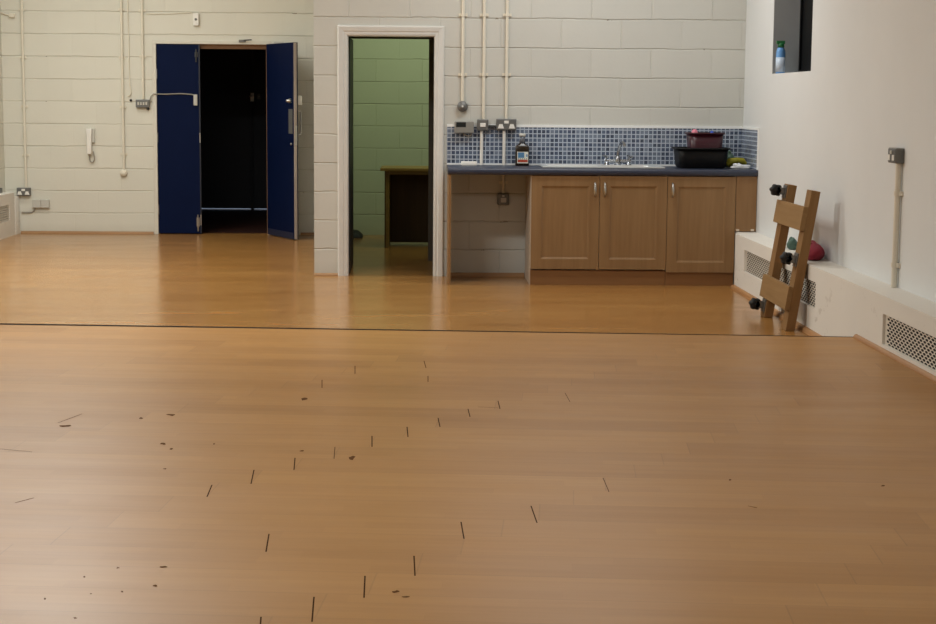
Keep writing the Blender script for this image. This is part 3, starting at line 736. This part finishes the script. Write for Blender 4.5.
obj('cap', MB().lathe([(0, 0), (.013, 0), (.011, .022), (0, .022)], (p.x, YK-.1, WZ1+.1065), 12), M['greenp'], t)
# brown bottle
p = onY(522, 165, YK-.12); bx, by2, bz = p.x, YK-.12, WZ1+.001
t = thing('cleaner_bottle', 'brown bottle with a blue and red label by the sink drainer', 'bottle', (bx, by2, bz))
obj('body', MB().rrect_loft([(0, .05, .034, .012), (.006, .053, .037, .014), (.138, .053, .037, .014), (.152, .05, .034, .016), (.166, .03, .025, .02), (.172, .024, .022, .02)], (bx, by2, bz)), M['brown'], t)
obj('neck', MB().lathe([(0, .172), (.024, .172), (.02, .2), (.019, .225), (0, .225)], (bx, by2, bz), 14), M['smoke'], t)
obj('cap', MB().lathe([(0, 0), (.023, 0), (.026, .008), (.026, .018), (.02, .024), (0, .024)], (bx, by2, bz+.2255), 14), M['gplas'], t)
lb_ = obj('label_patch', MB().box(bx-.04, bx+.045, by2-.0385, by2-.0372, bz+.02, bz+.108), M['lwhite'], t)
obj('label_picture', MB().box(bx-.034, bx+.014, by2-.0392, by2-.0386, bz+.062, bz+.104).box(bx+.03, bx+.04, by2-.0392, by2-.0386, bz+.07, bz+.09), M['lblue'], lb_)
obj('label_band', MB().box(bx-.036, bx+.041, by2-.0392, by2-.0386, bz+.028, bz+.048), M['lred'], lb_)
m = MB()
for k in range(5): m.box(bx-.03+k*.015, bx-.025+k*.015, by2-.0392, by2-.0386, bz+.05, bz+.06)
obj('label_marks', m, M['greenp'], lb_)
p = onY(469, 165, YK-.08)
tag(obj('soap_tray', MB().rrect_loft([(0, .058, .03, .012), (.026, .063, .034, .014), (.03, .058, .03, .012)], (p.x, YK-.1, WZ1+.001)), M['wplas']), 'slim white tray on the worktop below the grey timer box', 'tray')

# ------------------------------------------------------------------ wall fittings
def conduit(name, label, pts, clips, wall='y', r=.0125, group=None, mat='cream'):
    """pts: points along the pipe centre, clips: indices as world z for saddles"""
    t = thing(name, label, 'conduit', pts[-1], group)
    obj('pipe', MB().tube(pts, r, 10), M[mat], t)
    x, y = pts[0][0], pts[0][1]
    for z in clips:
        if wall == 'y': m = MB().box(x-.034, x+.034, y+r*.4, YW(y, r), z-.011, z+.011).tube([(x, y, z-.011), (x, y, z+.011)], r*1.35, 10)
        else: m = MB().box(x+r*.4, XR-.0005, y-.034, y+.034, z-.011, z+.011).tube([(x, y, z-.011), (x, y, z+.011)], r*1.35, 10)
        obj('saddle', m, M[mat], t)
    return t
def YW(y, r): return y+r+.0055
def vpipe(u, v0, v1, Yw, r=.0125, ztop=CEIL-.001):
    q = onY(u, (v0+v1)/2, Yw); b = onY(u, v1, Yw); y = Yw-r-.006
    return [(q.x, y, ztop), (q.x, y, b.z)]
def zs(u, vs, Yw): return [onY(u, v, Yw).z for v in vs]
# kitchen
kp = [(462.6, 101, [15, 74.5], 'cream conduit above the round grey box, first from the doorway'),
      (483.5, 120, [15, 74.5], 'cream conduit above the grey switched spur, second from the doorway'),
      (506.2, 120, [15, 74.5], 'cream conduit above the double socket, third from the doorway')]
for u, v1, cl_, lab in kp:
    conduit('conduit', lab, vpipe(u, v1-20, v1, YK), zs(u, cl_, YK), group='conduits above the worktop')
for u, lab in ((481.5, 'short white conduit from the switched spur down to the worktop'), (504, 'short white conduit from the double socket down to the worktop')):
    q = onY(u, 145, YK-.02)
    t = conduit('conduit', lab, [(q.x, YK-.03, onY(u, 129.5, YK).z), (q.x, YK-.03, WZ1+.001)], [], r=.013, mat='wplas', group='conduits crossing the tiles')
def plate(name, label, cat, c, hw, hh, depth, mat='grey', bevel=.005):
    t = thing(name, label, cat, c)
    x, y, z = c
    obj('body', MB().box(x-hw, x+hw, y-depth, y, z-hh, z+hh), M[mat], t, bevel=bevel)
    return t
yk = YK-.0005
c = onY(462.5, 106.5, YK); t = thing('outlet_box', 'round grey metal junction box on the kitchen wall', 'junction box', (c.x, yk, c.z))
obj('body', MB().lathe([(0, 0), (.042, 0), (.042, -.035), (.036, -.042), (0, -.042)], (c.x, yk, c.z), 24, 'y'), M['grey'], t)
obj('lid', MB().lathe([(0, 0), (.03, 0), (.028, -.004), (0, -.004)], (c.x, yk-.0425, c.z), 20, 'y'), M['grey'], t)
obj('screw', MB().lathe([(0, 0), (.008, 0), (.006, -.004), (0, -.004)], (c.x, yk-.047, c.z), 10, 'y'), M['wplas'], t)
yt = YK-.013
c = onY(465, 127, YK); t = thing('timer_box', 'grey water heater control box with a dark display window', 'control box', (c.x, yt, c.z))
obj('body', MB().box(c.x-.083, c.x+.068, yt-.05, yt, c.z-.046, c.z+.044), M['tgrey'], t, bevel=.006)
obj('display', MB().box(c.x-.07, c.x+.005, yt-.052, yt-.0502, c.z+.0, c.z+.038), M['lcd'], t)
obj('lower_flap', MB().box(c.x-.08, c.x+.066, yt-.053, yt-.0502, c.z-.043, c.z-.006), M['tgrey'], t, bevel=.001)
obj('cable', MB().tube([(c.x+.05, yt-.02, c.z-.046), (c.x+.045, yt-.02, c.z-.065), (c.x+.02, yt-.02, c.z-.07), (c.x-.01, yt-.02, c.z-.055), (c.x-.012, yt-.02, c.z-.046)], .005, 8), M['cable'], t)
c = onY(482.5, 125, YK); zc = c.z
t = plate('switched_spur', 'grey metal switched spur between the timer box and the double socket', 'switch', (c.x, yt, zc), .044, .044, .045)
obj('switch_plate', MB().box(c.x-.036, c.x+.036, yt-.048, yt-.0452, zc-.036, zc+.036), M['grey'], t, bevel=.001)
obj('rocker', MB().box(c.x-.02, c.x+.022, yt-.054, yt-.0482, zc-.014, zc+.016), M['wplas'], t, bevel=.002)
c2 = onY(506, 124.5, YK)
t = thing('cable_trunking', 'short grey trunking joining the spur to the double socket', 'trunking', ((c.x+c2.x)/2, yt, zc))
obj('channel', MB().box(c.x+.046, c2.x-.081, yt-.03, yt, zc-.02, zc-.0), M['dgrey'], t, bevel=.002)
def double_socket(label, x, y, z, hw=.078, hh=.045, depth=.045):
    t = plate('double_socket', label, 'socket', (x, y, z), hw, hh, depth)
    obj('face_plate', MB().box(x-hw+.006, x+hw-.006, y-depth-.003, y-depth-.0002, z-hh+.006, z+hh-.006), M['grey'], t, bevel=.001)
    for sx in (-1, 1):
        cx = x+sx*hw*.55
        obj('outlet', MB().add([(cx-.024, y-depth-.006, z-.03), (cx+.024, y-depth-.006, z-.03), (cx+.013, y-depth-.006, z+.004), (cx-.013, y-depth-.006, z+.004),
                                (cx-.024, y-depth-.003, z-.03), (cx+.024, y-depth-.003, z-.03), (cx+.013, y-depth-.003, z+.004), (cx-.013, y-depth-.003, z+.004)],
                               [(0, 1, 2, 3), (0, 4, 5, 1), (1, 5, 6, 2), (2, 6, 7, 3), (3, 7, 4, 0)]), M['wplas'], t)
    obj('rocker', MB().box(x-.018, x+.018, y-depth-.008, y-depth-.003, z+.008, z+.03), M['wplas'], t, bevel=.002)
    return t
double_socket('grey metal double socket on the kitchen wall above the tiles', c2.x, yt, c2.z)
c = onY(503, 199, YK)
t = plate('single_socket', 'grey metal socket on the wall inside the knee space', 'socket', (c.x, yk, c.z), .045, .045, .04)
obj('outlet', MB().box(c.x-.02, c.x+.024, yk-.046, yk-.0402, c.z-.025, c.z+.012), M['gplas'], t, bevel=.004)
obj('rocker', MB().box(c.x-.01, c.x+.01, yk-.046, yk-.0402, c.z+.018, c.z+.034), M['gplas'], t, bevel=.002)
conduit('conduit', 'short cream conduit above the socket in the knee space', [(c.x, YK-.018, WZ0-.001), (c.x, YK-.018, c.z+.0455)], [c.z+.13], group=None)

# back wall, left part
yb = YB-.0005
u = 24.; c = onY(24.5, 191.5, YB)
conduit('conduit', 'cream conduit above the double socket at the left corner', vpipe(24.2, 0, 187.5, YB, r=.0135), zs(24, [9.6, 57.5, 106.5, 155], YB), r=.0135)
double_socket('grey metal double socket low on the back wall at the left corner', c.x, yb, c.z, .068, .04, .05)
conduit('conduit', 'cream conduit ending in a round cap, below it a bare wall', vpipe(122.8, 0, 169, YB, r=.0135), zs(122.6, [9.6, 57.5, 107, 154], YB), r=.0135)
c = onY(123.8, 171.5, YB); t = thing('conduit_outlet', 'round cream box at the foot of the conduit left of the blue doors', 'junction box', (c.x, yb, c.z))
obj('body', MB().lathe([(0, 0), (.036, 0), (.036, -.034), (.03, -.04), (0, -.04)], (c.x, yb, c.z-.012), 20, 'y'), M['cream'], t)
obj('lid', MB().lathe([(0, 0), (.026, 0), (.024, -.004), (0, -.004)], (c.x, yb-.0405, c.z-.012), 18, 'y'), M['cream'], t)
conduit('conduit', 'cream conduit above the grey gang switch beside the blue doors', vpipe(142.8, 0, 99, YB, r=.0135), zs(142.8, [10.5, 56.5], YB), r=.0135)
c = onY(143.2, 103.6, YB); t = plate('gang_switch', 'grey four gang switch box beside the blue door frame', 'switch', (c.x, yb, c.z), .068, .04, .05)
for k in range(4): obj('rocker', MB().box(c.x-.05+k*.027, c.x-.033+k*.027, yb-.056, yb-.0502, c.z-.014, c.z+.016), M['gplas'], t, bevel=.002)
obj('gland', MB().lathe([(0, 0), (.014, 0), (.014, -.02), (.01, -.024), (0, -.024)], (c.x+.05, yb-.02, c.z-.04), 10, 'z'), M['dgrey'], t)
cz = onY(150, 94, YB).z
k0 = (c.x+.07, YB-.03, c.z+.02)
q = onY(196, 99, YB)
pts = [k0, (c.x+.085, YB-.03, cz-.02), (c.x+.11, YB-.03, cz), (BL+.1, YB-.012, cz), (-2.4, YB-.012, cz+.006), (q.x-.04, YB-.012, cz), (q.x-.01, YB-.012, cz-.012), (q.x-.002, YB-.012, q.z+.045)]
tag(obj('door_cable', MB().tube(pts, .006, 8), M['cable']), 'grey cable looping from the gang switch across the blue door', 'cable')
t = plate('door_contact', 'small grey contact box at the edge of the closed blue door', 'door contact', (q.x-.002, YB-.0025, q.z-.01), .019, .055, .03, 'gplas', .003)
obj('cover', MB().box(q.x-.016, q.x+.012, YB-.036, YB-.0328, q.z-.05, q.z+.03), M['gplas'], t, bevel=.002)
# hanging cable
q = onY(128.5, 40, YB)
pts = [(q.x-.004, YB-.012, CEIL-.002), (q.x, YB-.012, 2.1), (q.x+.006, YB-.01, 1.9), (q.x+.002, YB-.011, 1.7), (q.x+.006, YB-.01, onY(129, 84, YB).z), (q.x+.02, YB-.014, onY(130, 92, YB).z), (q.x+.01, YB-.016, onY(130, 95, YB).z), (q.x-.014, YB-.014, onY(129, 96, YB).z)]
t = tag(obj('hanging_cable', MB().tube(pts, .0055, 8), M['cream']), 'thin cable hanging between two conduits, with a black end', 'cable')
e = onY(131, 100.3, YB)
obj('cable_end', MB().blob((e.x, YB-.012, e.z), .013, .01, .013, .1, 2), M['black'], t)
# wall phone
c = onY(91.2, 141.5, YB); yb = YB-.0005
t = thing('intercom_phone', 'white intercom handset on the back wall with a short coiled cord', 'phone', (c.x, yb, c.z))
obj('cradle', MB().box(c.x-.005, c.x+.04, yb-.03, yb, c.z-.01, c.z+.13), M['gplas'], t, bevel=.004)
obj('handset', MB().rrect_loft([(-.125, .022, .016, .008), (-.115, .025, .02, .01), (-.06, .024, .014, .01), (.06, .026, .014, .01), (.115, .03, .02, .01), (.13, .028, .016, .008)], (c.x-.012, yb-.05, c.z)), M['wplas'], t)
obj('mount', MB().box(c.x-.03, c.x+.0, yb-.034, yb, c.z-.09, c.z+.12), M['gplas'], t)
pts = [(c.x-.018, yb-.03, c.z-.1)]+[(c.x+.008+.026*math.cos(PI+k*PI/8), yb-.02, c.z-.16+.05*math.sin(PI+k*PI/8)) for k in range(9)]+[(c.x+.02, yb-.02, c.z-.1)]
obj('cord', MB().tube(pts, .006, 8), M['cable'], t)
# blank double box with cable
c = onY(41.5, 203.5, YB)
t = thing('blank_outlet_box', 'pale double blank box low on the back wall beside the left ledge', 'socket box', (c.x, yb, c.z))
for sx in (-1, 1): obj('box_half', MB().box(c.x+sx*.043-.042, c.x+sx*.043+.042, yb-.04, yb, c.z-.042, c.z+.042), M['gplas'], t, bevel=.005)
pts = [(c.x-.06, yb-.012, c.z-.043), (c.x-.075, yb-.012, c.z-.075), (c.x-.1, yb-.012, c.z-.092), (c.x-.2, yb-.012, c.z-.092)]
obj('cable', MB().tube(pts, .007, 8), M['cable'], t)
# small box top left
c = onY(12.5, 15.5, YB)
t = plate('small_wall_box', 'small cream cable box high in the left corner', 'junction box', (c.x, yb, c.z), .028, .02, .035, 'cream', .003)
obj('cable', MB().tube([(c.x-.028, yb-.015, c.z+.0), (c.x-.07, yb-.015, c.z+.012), (c.x-.1, yb-.014, c.z+.022), (XL+.002, yb-.014, c.z+.028)], .006, 8), M['cream'], t)
# small sensor above the blue door
c = onY(196.3, 19.5, YB)
t = plate('motion_detector', 'small white sensor box above the blue doors', 'sensor', (c.x, yb, c.z), .028, .062, .04, 'wplas', .005)
obj('lens', MB().lathe([(0, 0), (.013, 0), (.01, -.006), (0, -.006)], (c.x, yb-.0402, c.z+.0), 12, 'y'), M['grey'], t)
# thin surface cables above the blue doors
pa, pb = onY(146, 14, YB), onY(191, 12.5, YB)
tag(obj('sensor_cord', MB().tube([(pa.x, yb-.008, pa.z), ((pa.x+pb.x)/2, yb-.008, (pa.z+pb.z)/2-.006), (pb.x+.01, yb-.008, pb.z)], .0045, 6), M['cream']), 'thin painted cable running to the white sensor above the blue doors', 'cable')
# left wall far socket peeping over the ledge
c = onX(2, 190.5, XL)
t = thing('ledge_socket', 'dark socket on the left wall just above the left ledge', 'socket', (XL+.0005, 17.05, .455))
obj('body', MB().box(XL+.0005, XL+.04, 16.95, 17.12, .42, .475), M['dgrey'], t, bevel=.004)
obj('face_plate', MB().box(XL+.0402, XL+.043, 16.96, 17.11, .427, .468), M['grey'], t)

# right wall socket and conduit
q = onX(900.5, 155.5, XR); xr = XR-.0005
t = thing('single_socket', 'grey metal socket on the white right wall above a conduit', 'socket', (xr, q.y, q.z))
hw = .075
obj('body', MB().box(xr-.045, xr, q.y-hw, q.y+hw, q.z-.04, q.z+.04), M['grey'], t, bevel=.005)
obj('face_plate', MB().box(xr-.048, xr-.0452, q.y-hw+.008, q.y+hw-.008, q.z-.034, q.z+.034), M['grey'], t, bevel=.001)
for sy in (-1, 1): obj('outlet', MB().box(xr-.052, xr-.0482, q.y+sy*.038-.018, q.y+sy*.038+.018, q.z-.026, q.z+.004), M['wplas'], t, bevel=.003)
obj('rocker', MB().box(xr-.054, xr-.0482, q.y-.016, q.y+.016, q.z+.008, q.z+.026), M['gplas'], t, bevel=.002)
px, py = XR-.02, onX(896, 230, XR-.02).y
t = thing('conduit', 'cream conduit on the right wall from the socket to the ledge', 'conduit', (px, py, ZL))
obj('pipe', MB().tube([(px, py, q.z-.0405), (px, py, ZL+.001)], .0155, 10), M['cream'], t)
for v in (193, 265):
    z = onX(895, v, XR-.02).z
    obj('saddle', MB().box(px+.004, XR-.0005, py-.04, py+.04, z-.012, z+.012).tube([(px, py, z-.012), (px, py, z+.012)], .02, 10), M['cream'], t)

# spray can on the window sill
p = onY(779.5, 60, 12.2); cx, cy, cz = p.x, 12.2, NZ0+.0005
cx = max(cx, XR+.036)
t = thing('spray_can', 'blue and white spray can with a green trigger cap on the window sill', 'spray can', (cx, cy, cz))
obj('can', MB().lathe([(0, 0), (.031, 0), (.033, .006), (.033, .15), (.028, .172), (.02, .185), (0, .185)], (cx, cy, cz), 22), M['can'], t)
obj('label_sleeve', MB().lathe([(.0332, .012), (.0338, .012), (.0338, .115), (.0332, .115)], (cx, cy, cz), 22), M['canlabel'], t)
obj('trigger_cap', MB().lathe([(0, 0), (.024, 0), (.022, .02), (.016, .03), (0, .03)], (cx, cy, cz+.1855), 16).box(cx-.032, cx+.026, cy-.014, cy+.014, cz+.208, cz+.232), M['green_cap'], t)

# ------------------------------------------------------------------ leaning wooden frame
FX0 = 2.236; RY0, RY1 = 10.245, 10.89        # near and far rail centre
a = onY(807.5, 189.5, RY0+.05)
TL = math.atan2(a.x-FX0, a.z)
LEN = a.z/math.cos(TL)
t = thing('wooden_frame', 'brown wooden frame of two rails and two boards leaning on the ledge', 'wooden frame', (FX0, (RY0+RY1)/2, .0), rot=(0, TL, 0))
def fl(px_, py_, dx):           # picture point on the frame's own plane (front face offset dx) -> local (y, z)
    dr = ray(px_, py_); n = Vector((math.cos(TL), 0, -math.sin(TL))); o = Vector((FX0, (RY0+RY1)/2, 0))+n*dx
    k = (o-EYE).dot(n)/dr.dot(n); p = EYE+dr*k-Vector((FX0, (RY0+RY1)/2, 0))
    return p.y, p.dot(Vector((math.sin(TL), 0, math.cos(TL))))
RW, RT = .125, .055
for yc, ln in ((RY0, LEN), (RY1, LEN*1.005)):
    y = yc-(RY0+RY1)/2
    zlow = .0
    m = MB().box(0, RT, y-RW/2, y+RW/2, zlow, ln)
    for i, v in enumerate(m.v):           # foot cut flat on the floor
        if v[2] == zlow: m.v[i] = (v[0], v[1], v[2]+math.tan(TL)*v[0]+.001)
    obj('rail', m, M['pine'], t, bevel=.002, off=ZV)
BT = .03
for A, B_ in (((779.7, 200), (803.5, 232)), ((764, 274), (789, 312.5))):
    ya_, za_ = fl(*A, -BT); yb_, zb_ = fl(*B_, -BT)
    z1_, z0_ = za_, zb_
    y0_, y1_ = RY0-(RY0+RY1)/2-RW/2-.002, max(ya_, RY1-(RY0+RY1)/2+RW/2)
    obj('cross_board', MB().box(-BT, 0, y0_, y1_, z0_, z1_), M['ply'], t, bevel=.002, off=ZV)
for k, (bu, bv, rail) in enumerate(((787, 192, RY1), (797, 260, RY0), (765, 306, RY1))):
    y_, z_ = fl(bu, bv, 0); y_ = rail-(RY0+RY1)/2
    z_ = max(z_, .075)
    cst = obj('clamp_bracket', MB().box(-.008, -.0005, y_-.045, y_+.045, z_-.042, z_+.042).box(-.06, -.008, y_-.03, y_-.025, z_-.022, z_+.022).box(-.06, -.008, y_+.025, y_+.03, z_-.022, z_+.022), M['grey'], t, bevel=.001, off=ZV)
    obj('knob', MB().lathe([(0, -.03), (.026, -.03), (.037, -.022), (.037, .022), (.026, .03), (0, .03)], (-.06, y_, z_), 30, 'y', lobes=6, depth=.1), M['rubber'], cst, off=ZV)
    obj('axle', MB().lathe([(0, -.04), (.008, -.04), (.008, .04), (0, .04)], (-.06, y_, z_), 8, 'y'), M['black'], cst, off=ZV)
# things on the ledge behind the frame
zl = ZL+.0005
p = onZ(812, 262, ZL)
px = min(p.x, XR-.075)
p = onY(814, 255, 10.55)
m = MB().blob((XR-.085, 10.55, zl+.045), .075, .19, .062, .14, 6, flat=-.0448)
tag(obj('red_bundle', m, M['red']), 'red fabric bundle on the ledge behind the wooden frame', 'bundle')
m = MB().blob((XR-.1, 11.37, zl+.04), .036, .06, .052, .2, 11, flat=-.0448)
tag(obj('white_bag', m, M['cloth']), 'small white bag on the ledge behind the wooden frame', 'bag')
m = MB().blob((XR-.055, 11.22, zl+.035), .036, .06, .042, .2, 13, flat=-.0348)
tag(obj('teal_cloth', m, M['teal']), 'crumpled teal cloth on the ledge between the white bag and the red bundle', 'cloth')

# ------------------------------------------------------------------ light
def area(name, loc, size, power, col=(1, .93, .82), rot=(0, 0, 0), sy=None):
    l = bpy.data.lights.new(name, 'AREA'); l.energy = power; l.color = col; l.shape = 'RECTANGLE'; l.size = size; l.size_y = sy or size
    o = bpy.data.objects.new(name, l); COL.objects.link(o); o.location = loc; o.rotation_euler = rot; return o
area('ceiling_light_bay', (-3.2, 13.2, CEIL-.06), 1.5, 92, (.97, 1, .97), sy=.3)
area('back_wall_fill', (-3.0, 15.6, CEIL-.06), 1.5, 24, (.97, 1, .97), sy=.3)  # unseen fill lamp added to brighten the back wall
area('ceiling_light_kitchen', (1.1, 11.9, CEIL-.06), 1.5, 34, (.97, 1, 1), sy=.3)
area('ceiling_light_hall', (-1.8, 9.6, CEIL-.06), 1.6, 80, (.97, 1, .98), sy=.3)
area('ceiling_light_stage', (-.6, 4.6, CEIL-.06), 1.6, 50, (.97, 1, .97), sy=.3)
area('store_light', (.5, 15.3, 2.75), .5, 20, (.86, 1, .74), rot=(math.radians(72), 0, math.radians(10)))
area('outdoor_light', (-2.1, 22.9, 2.3), 1.0, 60, (.8, .9, 1))
wd = bpy.data.worlds.new('world'); S.world = wd; wd.use_nodes = True
wd.node_tree.nodes['Background'].inputs[0].default_value = (.6, .65, .75, 1); wd.node_tree.nodes['Background'].inputs[1].default_value = .02
S.view_settings.view_transform = 'Standard'; S.view_settings.look = 'None'; S.view_settings.exposure = .13
S.cycles.use_denoising = True
S.cycles.max_bounces = 8; S.cycles.diffuse_bounces = 5; S.cycles.glossy_bounces = 3
